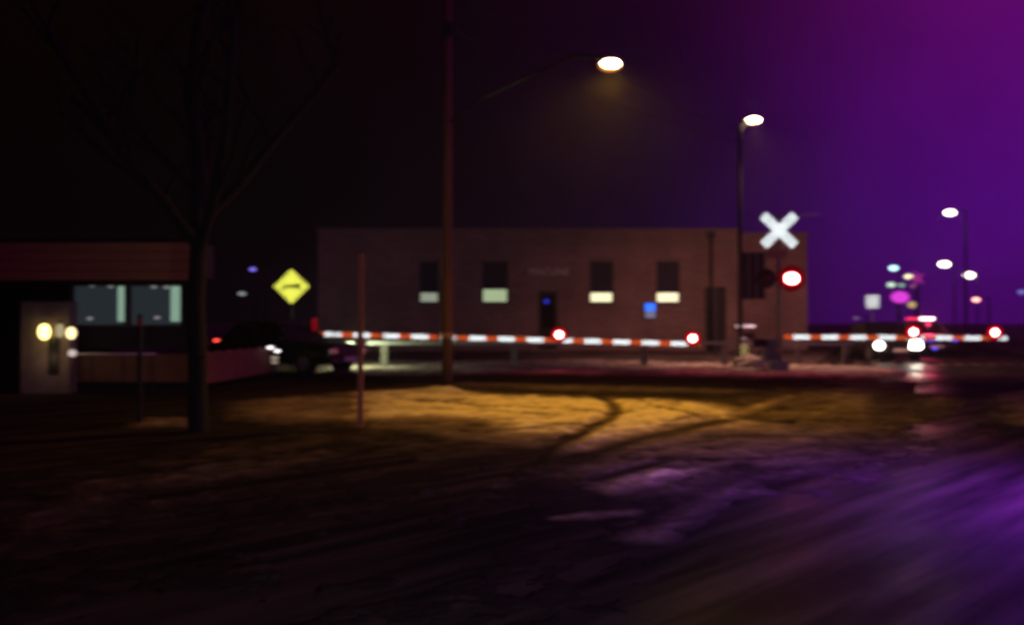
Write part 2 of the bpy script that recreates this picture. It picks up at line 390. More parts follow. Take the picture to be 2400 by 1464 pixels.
dn = fbm(X * 1.7 + 40, Y * 1.7, 23); dm = fbm(X * 9, Y * 9, 31, 3)
C = C * (1 - .40 * np.clip(dn * 2.2 - .2, 0, 1)) * (1 + .45 * dm) - .18 * np.clip(fbm(X * .5 + 9, Y * 3.2, 17) * 2.5 - .35, 0, 1) * (C > .2)
H += (.010 * dm + .008 * np.clip(n_small, -.5, .5)) * (H > .005) - .012 * np.clip(dn * 2 - .5, 0, 1) * (H > .0)
me = bpy.data.meshes.new('snow')
idx = np.arange(ny * nx).reshape(ny, nx)
q = np.stack([idx[:-1, :-1], idx[:-1, 1:], idx[1:, 1:], idx[1:, :-1]], -1).reshape(-1, 4)
me.vertices.add(ny * nx); me.vertices.foreach_set('co', np.stack([X, Y, H], -1).ravel())
me.loops.add(q.size); me.loops.foreach_set('vertex_index', q.ravel())
me.polygons.add(len(q)); me.polygons.foreach_set('loop_start', np.arange(0, q.size, 4)); me.polygons.foreach_set('use_smooth', np.ones(len(q), bool))
at = me.attributes.new('clean', 'FLOAT', 'POINT'); at.data.foreach_set('value', np.clip(C, 0, 1).astype(np.float32))
me.update(); me.validate(); me.materials.append(M['snow'])
so = bpy.data.objects.new('snow', me); COL.objects.link(so); so['kind'] = 'structure'

def mound(name, c, r, h, label, seed=1):
    bm = bmesh.new(); bmesh.ops.create_icosphere(bm, subdivisions=4, radius=1)
    rnd = np.array([v.co[:] for v in bm.verts]); n = fbm(rnd[:, 0] * 2 + seed, rnd[:, 1] * 2 + rnd[:, 2] * 2, seed)
    for v, k in zip(bm.verts, n):
        f = 1 + .35 * k; v.co = Vector((v.co.x * r * f, v.co.y * r * .8 * f, v.co.z * h * f))
    m = bpy.data.meshes.new(name); bm.to_mesh(m); bm.free(); m.materials.append(M['snowpile'])
    for p in m.polygons: p.use_smooth = True
    o = bpy.data.objects.new(name, m); COL.objects.link(o); o.location = c
    return tag(o, label, 'snow pile', 'old snow piles at the crossing')
p = P(1757, 866, 27.4); mound('snow_pile', (p.x, p.y, .02), .6, .42, 'rounded heap of old snow at the foot of the yellow banded bollard', 2)
p = P(1985, 870, 26.0); mound('snow_pile', (p.x, p.y, -.02), 1.5, .2, 'low pale snow ridge under the shorter barrier arm', 5)
p = P(1030, 918, 18.2); mound('snow_pile', (p.x, p.y, -.02), .45, .16, 'lumpy snow clod on the edge of the golden lit snow beside the timber pole', 8)

# railway track beyond the barriers, half buried
rt = empty('railway_track', (5, 31.5, 0), label='snow covered railway track running left to right behind the barrier arms', cat='railway track')
for yy in (-.72, .72):
    MB().box((-30, yy - .035, -.08), (35, yy + .035, .07)).build('rail', M['dark'], rt)
sl = MB().box((-.12, -1.25, -.12), (.12, 1.25, .02)).build('sleeper', M['pole_wood'], rt); sl.location = (-25, 0, 0)
for i in range(1, 84):
    o = sl.copy(); COL.objects.link(o); o.location = (-25 + i * .6, 0, 0)

# ------------------------------------------------------------------ brick building beyond the track
D = 44.0
def bx(px): return (px - 1200) / 2000 * D
def bz(py): return 1.5 + (755 - py) / 2000 * D
bld = empty('brick_building', (0, D, 0), label='long low flat roofed brick building behind the longer barrier arm', cat='building')
def bwall(x0, x1, z0, z1, y0=0, y1=.35, name='wall', mat='brick'):
    return MB().box((x0, y0, z0), (x1, y1, z1)).build(name, M[mat], bld)
wx0, wx1 = bx(745), bx(1737); top = bz(541)
wins = [(1005, 46, 0), (1160, 62, 1), (1410, 56, 2), (1566, 56, 3)]
wz0, wz1 = bz(710), bz(612)
door = (bx(1262), bx(1306), 0.05, bz(682))
door2 = (bx(1652), bx(1702), 0.05, bz(672))
# wall built round its openings
ops = sorted([(bx(c - w / 2), bx(c + w / 2), wz0, wz1) for c, w, _ in wins] + [door, door2])
cur = wx0
mb = MB()
for a, b, z0, z1 in ops:
    mb.box((cur, 0, -.1), (a, .35, top)); mb.box((a, 0, z1), (b, .35, top))
    if z0 > .2: mb.box((a, 0, -.1), (b, .35, z0))
    cur = b
mb.box((cur, 0, -.1), (wx1, .35, top)); mb.build('wall', M['brick'], bld)
MB().box((wx0, .36, -.1), (wx1, 14, top - .25)).build('rear_block', M['soffit'], bld)
MB().box((wx0 - .06, -.07, top), (wx1 + .04, .42, top + .14)).build('coping', M['trim'], bld)
MB().box((wx0, -.04, top - .62), (wx1, -.001, top - .5)).build('string_course', M['trim'], bld)
lit_cols = [((.50, .55, .42), .55), ((.50, .62, .36), .75), ((.95, .86, .52), 1.35), ((.95, .80, .50), 1.5)]
for c, w, k in wins:
    a, b = bx(c - w / 2), bx(c + w / 2)
    fr = MB()
    for (x0, x1, z0, z1) in ((a, a + .07, wz0, wz1), (b - .07, b, wz0, wz1), (a + .07, b - .07, wz0, wz0 + .07), (a + .07, b - .07, wz1 - .07, wz1)):
        fr.box((x0, .10, z0), (x1, .17, z1))
    f = fr.build('window', M['frame'], bld)
    zm = wz0 + (.56 if k != 1 else .74)
    MB().box((a + .07, .14, zm), (b - .07, .16, wz1 - .07)).build('blind', M['blind'], f)
    e = emat('lit_window_%s' % 'abcd'[k], *lit_cols[k], sample=False)
    MB().box((a + .075, .13, wz0 + .075), (b - .075, .155, zm - .03)).build('lit_pane', e, f)
    MB().box((a + .07, .095, zm - .03), (b - .07, .138, zm)).build('meeting_rail', M['frame'], f)
    MB().box((a - .08, -.09, wz0 - .12), (b + .08, .10, wz0)).build('sill', M['trim'], bld)
    MB().box((a - .12, -.03, wz1), (b + .12, -.001, wz1 + .2)).build('lintel', M['trim'], bld)
d_ = MB().box((door[0], .12, .05), (door[1], .17, door[3])).build('door', M['dark'], bld)
MB().box((door[0] + .15, .10, 1.2), (door[1] - .15, .119, door[3] - .2)).build('door_glass', M['glass'], d_)
MB().box((door[1] - .14, .05, 1.0), (door[1] - .10, .118, 1.12)).build('handle', M['chrome'], d_)
MB().box((door[0] - .5, -1.2, -.02), (door[1] + .5, -.002, .12)).build('door_step', M['conc'], bld)
dd = MB().box((door2[0], .12, .05), (door2[1], .17, door2[3])).build('door', M['dark'], bld)
MB().box(((door2[0] + door2[1]) / 2 - .01, .105, .05), ((door2[0] + door2[1]) / 2 + .01, .119, door2[3])).build('door_joint', M['galv'], dd)
MB().tube((bx(1666), -.10, .1), (bx(1666), -.10, top - .1), .09, n=10).build('downpipe', M['dark'], bld, True)
MB().box((bx(1666) - .2, -.22, top - .35), (bx(1666) + .2, -.002, top - .05)).build('rain_hopper', M['dark'], bld)
# right hand annexe with a big dark opening
ax0, ax1 = bx(1745), bx(1905); at_ = bz(546)
o0, o1, oz0, oz1 = bx(1748), bx(1806), bz(700), bz(588)
an = empty('brick_annexe', (0, D + .8, 0), label='brick annexe with one large dark opening behind the crossbuck post', cat='building')
s2 = (D + .8) / D
MB().box((ax0, 0, -.1), (o0, .35, at_)).box((o0, 0, oz1), (o1, .35, at_)).box((o0, 0, -.1), (o1, .35, oz0)).box((o1, 0, -.1), (ax1, .35, at_)).build('wall', M['brick'], an)
MB().box((ax0 - .0, -.06, at_), (ax1 + .06, .42, at_ + .12)).build('coping', M['trim'], an)
MB().box((ax0, .36, -.1), (ax1, 9, at_ - .25)).build('rear_block', M['soffit'], an)
fw = MB()
for k in range(4):
    xx = o0 + (o1 - o0) * k / 3; fw.box((xx - .03, .15, oz0), (xx + .03, .2, oz1))
f = fw.build('window', M['frame'], an)
MB().box((o0, .21, oz0), (o1, .23, oz1)).build('pane', M['glass'], f)

def text_obj(name, body, size, loc, rot, mat, parent=None, ext=.02, align='CENTER'):
    cu = bpy.data.curves.new(name, 'FONT'); cu.body = body; cu.size = size; cu.extrude = ext; cu.align_x = align; cu.align_y = 'CENTER'
    cu.resolution_u = 3
    tmp = bpy.data.objects.new(name + '_src', cu); COL.objects.link(tmp)
    dg = bpy.context.evaluated_depsgraph_get(); me_ = bpy.data.meshes.new_from_object(tmp.evaluated_get(dg)); me_.name = name
    bpy.data.objects.remove(tmp); bpy.data.curves.remove(cu)
    me_.materials.clear(); me_.materials.append(mat)
    o = bpy.data.objects.new(name, me_); COL.objects.link(o); o.location = loc; o.rotation_euler = rot
    if parent: o.parent = parent
    return o
text_obj('wall_lettering', 'MACLINE', .50, (bx(1287), -.03, bz(637)), (R(90), 0, 0), M['letters'], bld, .025)

# lit signs at the building
def boxsign(name, px, py, d, w, h, col, st, label, dep=.12, low=None):
    p = P(px, py, d); o = empty(name, p, label=label, cat='lit sign')
    MB().box((-w / 2 - .03, 0, -h / 2 - .03), (w / 2 + .03, dep, h / 2 + .03)).build('sign_case', M['black'], o)
    z1 = -h / 2 if low is None else 0
    MB().box((-w / 2, -.012, z1), (w / 2, -.001, h / 2), ).build('lit_face', emat(name + '_face', col, st), o)
    if low: MB().box((-w / 2, -.012, -h / 2), (w / 2, -.001, -.01)).build('lower_face', emat(name + '_lower', *low), o)
    return o
boxsign('window_sign', 1524, 728, 43.8, .52, .75, (.03, .16, 1.0), 1.6, 'small sign lit blue above and grey below beside the rightmost lit window', low=((.30, .27, .42), .6))
o = boxsign('door_sign', 1281, 706, 43.95, .22, .22, (.04, .05, .9), .55, 'tiny blue lit sign in the dark doorway of the brick building')
p = P(1747, 764, 43.6); tl = empty('wall_light', p, label='pinkish white twin tube light low on the wall left of the crossbuck post', cat='wall light')
MB().box((-.5, 0, -.06), (.5, .2, .10)).build('housing', M['galv'], tl)
te = emat('tube_glow', (1, .62, .68), 1.3)
MB().tube((-.48, -.05, 0), (-.06, -.05, 0), .055).build('tube', te, tl, True)
MB().tube((.02, -.05, 0), (.46, -.05, 0), .055).build('tube', te, tl, True)

# ------------------------------------------------------------------ shop at left
SD = 18.6
def lx(px, d=SD): return (px - 1200) / 2000 * d
def lz(py, d=SD): return 1.5 + (755 - py) / 2000 * d
shop = empty('corner_shop', (0, SD, 0), label='dark flat roofed shop with brown fascia and two dim windows at far left', cat='building')
x_l, x_r = -14.5, lx(452)
wa, wb, wza, wzb = lx(163), lx(424), lz(766), lz(664)
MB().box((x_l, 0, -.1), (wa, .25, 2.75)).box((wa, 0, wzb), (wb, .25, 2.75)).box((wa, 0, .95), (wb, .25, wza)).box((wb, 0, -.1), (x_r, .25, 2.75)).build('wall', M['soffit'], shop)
MB().box((wa, .06, -.1), (wb, .25, .25)).build('plinth', M['soffit'], shop)
MB().box((lx(172), -.05, lz(894)), (lx(452), -.001, lz(829))).build('wall_panel', M['lowwall'], shop)
MB().box((x_l, .26, -.1), (x_r - 1.9, 3.5, 2.7)).build('rear_block', M['soffit'], shop)
# canopy with boarded fascia
ff = 17.4 - SD
MB().box((x_l, ff + .06, 2.42), (lx(470, 17.4) - .01, -.4, 2.50)).build('canopy_soffit', M['soffit'], shop)
MB().box((x_l, ff + .06, 2.50), (lx(470, 17.4) - .01, -.4, 3.12)).build('canopy_core', M['soffit'], shop)
z0 = lz(656, 17.4); z1 = lz(566, 17.4); nb = 4
for k in range(nb):
    a = z0 + (z1 - z0) * k / nb; b = z0 + (z1 - z0) * (k + 1) / nb - .012
    MB().box((x_l, ff + .001 + .004 * (k % 2), a), (lx(472, 17.4), ff + .055, b)).build('fascia_board', M['fascia'], shop)
MB().box((x_l, ff - .05, z1), (lx(474, 17.4), ff + .3, z1 + .04)).build('roof_edge', M['dark'], shop)
# windows: each with frame, dim pane, pale strip of lit curtain
pm = emat('dim_room_pane', (.33, .42, .50), .055); stp = emat('lit_curtain', (.42, .66, .50), .52); lamp_in = emat('room_lamp', (.75, .70, .72), .30)
for (a, b, s0, s1, lamps) in ((163, 293, 269, 289, ((208, 668), (203, 746), (252, 670))), (298, 424, 394, 421, ((354, 671), (362, 744), (384, 672)))):
    fr = MB(); A, B = lx(a), lx(b)
    for (x0, x1, zz0, zz1) in ((A, A + .025, wza, wzb), (B - .025, B, wza, wzb), (A + .05, B - .05, wza, wza + .05), (A + .05, B - .05, wzb - .05, wzb)):
        fr.box((x0, .02, zz0), (x1, .12, zz1))
    f = fr.build('window', M['frame'], shop)
    MB().box((A + .027, .16, wza + .052), (B - .027, .17, wzb - .052)).build('pane', pm, f)
    MB().box((lx(s0), .13, wza + .12), (lx(s1), .155, wzb - .055), .008).build('curtain', stp, f)
    for (lx_, ly_) in lamps:
        MB().ball((lx(lx_), .14, lz(ly_)), (.07, .015, .035)).build('ceiling_lamp', lamp_in, f, True)
# porch panel with door
MB().box((lx(50, 18), -.62, lz(921, 18)), (lx(164, 18), -.30, lz(706, 18))).build('porch_wall', M['shopwall'], shop)
dr = MB().box((lx(116, 18), -.655, lz(875, 18)), (lx(140, 18), -.622, lz(790, 18)), .004).build('letterbox_panel', M['dark'], shop)
MB().tube((lx(165), -.45, .83), (lx(385), -.45, .83), .018, n=10).build('rail', M['letters'], shop, True)
for xx in (170, 240, 310, 380): MB().tube((lx(xx), -.45, .0), (lx(xx), -.45, .83), .014, n=8).build('rail_post', M['dark'], shop)
wl_cols = [((1, .72, .22), 4.0), ((.75, .62, .33), .55), ((1, .78, .36), 2.2)]
for k, (px, py, w, h, lab) in enumerate(((104, 777, .125, .17, 'bright round yellow wall lantern on the shop porch, leftmost of three'), (141, 774, .09, .15, 'dim cream wall lantern between two brighter ones on the shop porch'), (167, 780, .10, .13, 'warm wall lantern at the right corner of the shop porch'))):
    p = P(px, py, 17.78); o = empty('wall_lantern', p, label=lab, cat='wall lamp', group='lanterns on the shop porch')
    MB().box((-.05, .06, -.05), (.05, .2, .1), .01).build('bracket', M['dark'], o)
    MB().ball((0, 0, 0), (w, .07, h)).build('globe', emat('lantern_glow_%s' % 'abc'[k], *wl_cols[k]), o, True)
    MB().tube((0, 0, h - .01), (0, 0, h + .05), w * .7, .02).build('cap', M['dark'], o)
    if k != 1: light('lantern_light', 'POINT', (0, -.16, -.55), (1, .66, .36), 1.3 if k == 0 else .6, o, .08)
p = P(170, 827, 17.95); o = empty('step_light', p, label='small round white light at the end of the white handrail', cat='light')
MB().ball((0, 0, 0), (.09, .05, .075)).build('globe', emat('step_glow', (.85, .68, .62), .75), o, True)
MB().tube((0, .02, -.9), (0, .02, -.06), .02).build('stem', M['dark'], o)
# board fence between the shop and the tree, receding
fe = empty('board_fence', (0, 0, 0), label='low brown board fence between the shop corner and the dark parked car', cat='fence')
A = Vector((lx(462, 19), 19, 0)); B = Vector((lx(640, 24), 24, 0)); n = 22
for k in range(n):
    a = A.lerp(B, k / n); b = A.lerp(B, (k + .93) / n); u = (b - a)
    nrm = Vector((-u.y, u.x, 0)).normalized() * .025
    MB().poly([a + Vector((0, 0, .1)), b + Vector((0, 0, .1)), b + Vector((0, 0, .80 + .02 * (k % 3))), a + Vector((0, 0, .80 + .02 * (k % 3)))], nrm).build('board', M['lowwall'], fe)
MB().poly([A + Vector((0, .04, .3)), B + Vector((0, .04, .3)), B + Vector((0, .04, .38)), A + Vector((0, .04, .38))], (0, .05, 0)).build('fence_rail', M['lowwall'], fe)

# ------------------------------------------------------------------ bare tree in front of the shop
def branch(mb, p, dirv, L, r, lev):
    q_ = p; segs = 4 if lev else 6
    for k in range(segs):
        d2 = (dirv + Vector((random.uniform(-.16, .16), random.uniform(-.16, .16), random.uniform(-.03, .12)))).normalized()
        nxt = q_ + d2 * L / segs; r2 = r * (1 - .13 * (1 if lev else .6))
        mb.tube(q_, nxt, r, r2, n=8 if r > .03 else 5, cap=False)
        if lev < 4 and (lev > 0 or k >= 2):
            for _ in range(1 if lev < 3 else 2):
                a = random.uniform(0, 6.28); sd = Vector((math.cos(a), math.sin(a), random.uniform(.2, .8))).normalized()
                branch(mb, nxt, (dirv * .55 + sd * .8).normalized(), L * random.uniform(.42, .6), r2 * .55, lev + 1)
        q_ = nxt; r = r2; dirv = d2
p0 = P(466, 1012, 11.7); tr = empty('bare_tree', (p0.x, p0.y, -.05), label='dark bare deciduous tree standing in front of the shop corner', cat='tree')
mb = MB(); q_ = Vector((0, 0, 0)); r = .135
for k in range(8):
    nx_ = q_ + Vector((random.uniform(-.02, .02), random.uniform(-.02, .02), .36)); mb.tube(q_, nx_, r, r * .975, n=14, cap=False); q_ = nx_; r *= .975
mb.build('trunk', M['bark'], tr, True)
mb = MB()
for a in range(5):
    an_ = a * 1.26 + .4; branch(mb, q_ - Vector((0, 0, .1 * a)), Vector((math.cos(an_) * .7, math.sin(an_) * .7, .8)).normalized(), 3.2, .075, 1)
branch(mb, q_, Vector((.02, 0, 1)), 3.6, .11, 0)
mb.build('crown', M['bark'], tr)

# ------------------------------------------------------------------ posts and poles
pp = P(1048, 905, 20); up = empty('utility_pole', (pp.x, 20, 0), label='tall round timber utility pole rising behind the longer barrier arm', cat='utility pole')
MB().tube((0, 0, -.2), (0, 0, 9.6), .135, .10, n=20).build('pole', M['pole_wood'], up, True)
MB().box((-.12, -.16, 8.2), (.12, -.11, 8.5)).build('wire_clamp', M['dark'], up)
MB().tube((0, 0, 1.14), (0, 0, 1.26), .145).build('reflector_band', pmat('amber_band', (.36, .17, .05), .5), up)

po = P(845, 1000, 12.2); sp = empty('sign_post', (po.x, 12.2, 0), label='rusty square steel sign post seen edge on, crossing the left part of the barrier arm', cat='sign post')
zt = 1.5 + (755 - 596) / 2000 * 12.2
MB().box((-.036, -.03, -.2), (.036, .03, zt), .006).build('post', M['rusty'], sp)
MB().box((-.036, -.05, 1.5), (.045, -.031, zt - .02), .004).build('sign_edge', M['rusty'], sp)
for zz in (1.7, 2.2): MB().tube((0, -.07, zz), (0, .05, zz), .012, n=8).build('bolt', M['galv'], sp)
po = P(328, 1000, 12.6); st = empty('marker_post', (po.x, 12.6, 0), label='thin dark brown marker post standing in front of the shop windows', cat='post')
MB().box((-.03, -.02, -.1), (.03, .02, 1.62), .005).build('post', M['dark'], st)
MB().box((-.032, -.026, 1.45), (.032, -.021, 1.56)).build('reflector', M['red_paint'], st)

def bez(a, b, sag, n=14):
    return [Vector(a).lerp(Vector(b), k / n) - Vector((0, 0, sag * 4 * (k / n) * (1 - k / n))) for k in range(n + 1)]
# street lamps ---------------------------------------------------------------
lens_mat = emat('sodium_lens', (1, .76, .42), 60); halo_amber = emat('sodium_halo', (1, .36, .05), .8)  # second one: amber halo drawn as a glowing shell round the lens
def lamp_head(parent, loc, rz, L=.62):
    h = empty('lamp_head', loc, rz); h.parent = parent
    MB().ball((0, 0, .03), (L / 2, .16, .09)).build('housing', M['alu'], h, True)
    MB().ball((0, 0, -.035), (L * .50, .14, L * .27)).build('lens_halo', halo_amber, h, True)
    MB().ball((0, 0, -.035), (L * .44, .20, L * .225)).build('lens', lens_mat, h, True)
    return h
c1 = P(1431, 146, 14.9)
l1 = empty('street_lamp', (pp.x, 20, 0), label='nearer and higher glowing street lamp on a long arm from the timber pole', cat='street lamp', group='street lamps at the crossing')
rel = c1 - Vector((pp.x, 20, 0)) + Vector((0, 0, .12))
MB().path([Vector((.08, -.1, rel.z + .02)), Vector((.9, -1.2, rel.z + .30)), rel - Vector((.6, -.8, -.26)), rel - Vector((.12, -.1, 0))], .026).build('bracket_arm', M['black'], l1, True)
lamp_head(l1, rel - Vector((0, 0, .12)), 0, .42)
SOD = (1, .48, .012)
light('sodium_light', 'SPOT', rel - Vector((0, 0, .30)), SOD, 1250, l1, .12, (-.04, -.16, -1), 146, .6)
c2 = P(1766, 279, 28.8)
b2 = P(1735, 860, 28.0)
l2 = empty('street_lamp', (b2.x, 28.0, 0), label='farther glowing street lamp on a slim steel pole above the crossbuck', cat='street lamp', group='street lamps at the crossing')
MB().tube((0, 0, 0), (0, 0, 8.0), .09, .06, n=14).build('pole', M['dark'], l2, True)
rel = c2 - Vector((b2.x, 28.0, 0)) + Vector((0, 0, .12))
MB().path([Vector((0, 0, 7.7)), rel * .6 + Vector((0, 0, 3.15)), rel], .03).build('bracket_arm', M['galv'], l2, True)
lamp_head(l2, rel - Vector((0, 0, .12)), 0, .58)
light('sodium_light', 'SPOT', rel - Vector((0, 0, .30)), (1, .45, .30), 7200, l2, .12, (.42, .50, -1), 146, 1)
# wires
for k, (za, zb, ya) in enumerate(((9.3, 8.3, 0), (8.4, 7.9, 0))):
    a = Vector((pp.x + (.1, .1)[k], 20, za)); b = Vector((b2.x, 28.0, zb - .5))
    MB().path(bez(a, b, .25), .012, 5).build('overhead_wire', M['dark'])
    tag(bpy.context.scene.objects[-1] if False else COL.objects[-1], ('upper' if k == 0 else 'lower') + ' thin dark wire slung from the timber pole to the farther street lamp pole', 'wire', 'overhead wires')
# farther street lamps -----------------------------------------------------------
def far_lamp(px, py, d, w, h, col, st, label, cat='street lamp', group='distant street lamps along the road', side=-1, energy=0):
    c = P(px, py, d); o = empty('street_lamp', (c.x - side * .9, d, 0), label=label, cat=cat, group=group)
    MB().tube((0, 0, -.1), (0, 0, c.z + .15), .09, .06, n=8).build('pole', M['dark'], o, True)
    MB().path([(0, 0, c.z + .1), (side * .5, 0, c.z + .2), (side * .9, 0, c.z + .05)], .03, 6).build('bracket_arm', M['dark'], o)
    MB().ball((side * .9, 0, c.z), (w, .15, h), 12).build('lens', emat('far_lens', col, st), o, True)
    if energy: light('far_light', 'SPOT', (side * .9, 0, c.z - .3), col, energy, o, .1, (0, 0, -1), 120, .7)
    return o
WARM = (1, .86, .62)
far_lamp(2228, 498, 50, .34, .17, WARM, 9, 'white glowing street lamp, highest of the three at far right', energy=0)
far_lamp(2214, 619, 78, .52, .26, WARM, 9, 'white glowing street lamp, middle of the three at far right')
far_lamp(2272, 645, 96, .62, .32, WARM, 9, 'white glowing street lamp, lowest of the three at far right')
far_lamp(2095, 628, 130, .70, .38, (.5, .95, 1), 2.6, 'small pale cyan lamp left of the far white street lamps', group=None)
far_lamp(2130, 648, 125, .62, .34, (1, .86, .5), 2.0, 'small pale yellow lamp beside the magenta star sign', group=None)
far_lamp(2089, 667, 120, .60, .34, (.72, 1, .72), 1.1, 'small green white lamp, left one of a close pair above the oval sign', group=None)
far_lamp(2113, 668, 124, .50, .26, (.5, .9, .7), .6, 'faint green lamp, right one of a close pair above the oval sign', group=None)
far_lamp(2140, 670, 122, .42, .22, (.8, .25, .55), .4, 'faint pink lamp just under the magenta star sign', group=None)
far_lamp(2138, 714, 110, .60, .40, (.75, .52, .22), .8, 'small tan lamp touching the lower right of the oval magenta sign', group=None)
far_lamp(2007, 745, 70, .26, .10, (.6, .3, .6), .35, 'very faint violet lamp low above the shorter barrier arm', group=None)
far_lamp(2395, 684, 80, .4, .2, (.3, .3, 1), .6, 'faint blue lamp at the right edge of the view', group=None)
far_lamp(2288, 702, 60, .26, .14, (1, .30, .25), 5, 'small red glowing lamp below the far white street lamps', cat='signal lamp', group=None)
# left background lamps
far_lamp(592, 631, 60, .22, .13, (.25, .18, 1), 1.2, 'small blue lamp high between the shop and the yellow sign', group=None)
far_lamp(567, 688, 55, .26, .12, (.5, .55, .55), .55, 'faint grey lamp below the small blue lamp', group=None)
far_lamp(643, 762, 50, .24, .11, (.7, .62, .66), .6, 'faint whitish lamp under the yellow diamond sign', group=None)
far_lamp(508, 798, 30, .09, .06, (1, .06, .04), 3.5, 'tiny red lamp right of the bare tree', cat='lamp', group=None)
p = P(768, 836, 27.6); gl = empty('globe_lamp', (p.x, 27.6, 0), label='small low globe lamp standing on the snow strip under the barrier arm', cat='lamp')
MB().tube((0, 0, -.05), (0, 0, .34), .04).build('stem', M['dark'], gl)
MB().ball((0, 0, p.z), (.12, .12, .15)).build('globe', emat('globe_glow', (.55, .50, .45), .45), gl, True)
light('globe_light', 'POINT', (.8, -.3, .95), (.80, .92, .48), 210, gl, .15)

# ------------------------------------------------------------------ crossing gates
red_lens = emat('red_lamp_lens', (1, .36, .30), 30)
halo_dim = emat('red_outer_halo', (1, .002, .03), .07)  # this and the next: red lamp halo drawn as oversized glowing discs
halo_red = emat('red_inner_halo', (1, .004, .02), .95)
def gate(loc, L, z0, z1, whites, wl, th, lamps, label, group, mast_h=1.6, mech=True):
    """whites: centres of the white bands along the arm, metres from the pivot"""
    o = empty('crossing_gate', loc, label=label, cat='barrier gate', group=group)
    ang = math.atan2(z1 - z0, L)
    arm = empty('arm', (0, 0, z0)); arm.parent = o; arm.rotation_euler = (0, -ang, 0)
    cur = 0
    for w in whites:
        a, b = w - wl / 2, w + wl / 2
        if a - cur > .02: MB().box((cur, -.012, -th / 2), (a - .003, .012, th / 2)).build('red_band', M['red_retro'], arm)
        MB().box((a, -.014, -th / 2), (min(b, L), .014, th / 2)).build('white_band', M['white_retro'], arm)
        cur = b + .003
    if L - cur > .03: MB().box((cur, -.012, -th / 2), (L, .012, th / 2)).build('red_band', M['red_retro'], arm)
    MB().box((0, .016, -.025), (L, .04, .025)).build('spine', M['alu'], arm)
    for x in lamps:
        zz = th / 2 + .10
        g = MB().tube((x, -.07, zz), (x, .07, zz), .10, n=18).build('lamp_housing', M['black'], arm)
        MB().ball((x, -.069, zz), (.27, .012, .25), 24).build('outer_halo', halo_dim, g, True)
        MB().ball((x, -.072, zz), (.205, .02, .19), 20).build('inner_halo', halo_red, g, True)
        MB().ball((x, -.075, zz), (.10, .05, .105)).build('lens', red_lens, g, True)
        MB().box((x - .02, -.02, th / 2 - .02), (x + .02, .02, zz - .08)).build('lamp_bracket', M['galv'], arm)
        light('lamp_light', 'SPOT', (x, -.22, zz + .03), (1, .03, .06), 34, arm, .06, (0, -1, 0), 165, .4)
    return o
# left gate
gd = 26.0; gx0 = (737 - 1200) / 2000 * gd; gL = (1640 - 737) / 2000 * gd; per = 67.6 / 2000 * gd
g1 = gate((gx0, gd, 0), gL, 1.5 - (782 - 755) / 2000 * gd, 1.5 - (806 - 755) / 2000 * gd,
          [(781 - 737) / 2000 * gd + per * k for k in range(13)], .50, .145, [(1310 - 737) / 2000 * gd, (1622 - 737) / 2000 * gd],
          'longer striped barrier arm lowered across the left half of the view', 'lowered crossing gates')
MB().tube((0, .0, -.1), (0, .0, 1.62), .07, n=12).build('mast', retro('red_mast_paint', (.42, .003, .010), k=.35), g1, True)
MB().box((-.35, .10, .35), (.05, .5, .95), .03).build('gate_machine', M['dark'], g1)
MB().box((-.9, -.03, 1.0), (-.1, .02, 1.2), .01).build('counterweight', M['dark'], g1)
# right gate
rx0 = (1838 - 1200) / 2000 * gd; rL = (2360 - 1838) / 2000 * gd
g2 = gate((rx0, gd, 0), rL, 1.5 - (789 - 755) / 2000 * gd, 1.5 - (792 - 755) / 2000 * gd,
          [(1878 - 1838) / 2000 * gd + 66.8 / 2000 * gd * k for k in range(8)], .50, .145, [(2138 - 1838) / 2000 * gd, (2328 - 1838) / 2000 * gd],
          'shorter striped barrier arm lowered beside the crossbuck post at right', 'lowered crossing gates')
MB().box((-.55, .12, .3), (-.02, .55, 1.0), .03).build('gate_machine', M['galv'], g2)
MB().tube((-.25, .3, -.05), (-.25, .3, .3), .12, n=14).build('pedestal', M['galv'], g2)
MB().box((-.95, -.03, .75), (-.5, .05, 1.0), .02).build('counterweight', M['dark'], g2)

# signal mast with crossbuck
mx_ = (1822 - 1200) / 2000 * gd
sm = empty('crossing_signal', (mx_, gd - .1, 0), label='railway crossing signal post with white crossbuck and one lit red lamp', cat='crossing signal')
MB().tube((0, 0, 0), (0, 0, 4.75), .055, n=14).build('mast', M['alu'], sm, True)
MB().box((-.25, -.25, -.05), (.25, .25, .35), .03).build('base_casting', M['galv'], sm)
cz = 1.5 + (755 - 541) / 2000 * gd
for sgn in (1, -1):
    b = MB().box((-.66, -.012, -.135), (.66, .012, .135), .01).build('crossbuck_blade', M['white_retro'], sm)
    b.location = (0, -.09 - (.03 if sgn > 0 else 0), cz); b.rotation_euler = (0, R(-44 * sgn), 0)
    for (txt, xx) in ((('RAIL', -.4), ('ROAD', .4)) if sgn < 0 else (('CROSS', -.42), ('ING', .40))):
        t_ = text_obj('lettering', txt, .135, (xx, -.0145, 0), (R(90), 0, 0), pmat('sign_ink', (.15, .15, .15), .6), b, .001)
MB().box((-.42, -.06, cz - .83), (.24, -.045, cz - .60), .01).build('lower_plate', pmat('aged_plate', (.55, .25, .18), .6, noise=.3), sm)
lz_ = 1.5 + (755 - 653) / 2000 * gd
MB().box((-.42, -.04, lz_ - .04), (.42, .04, lz_ + .04), .01).build('lamp_crossarm', M['dark'], sm)
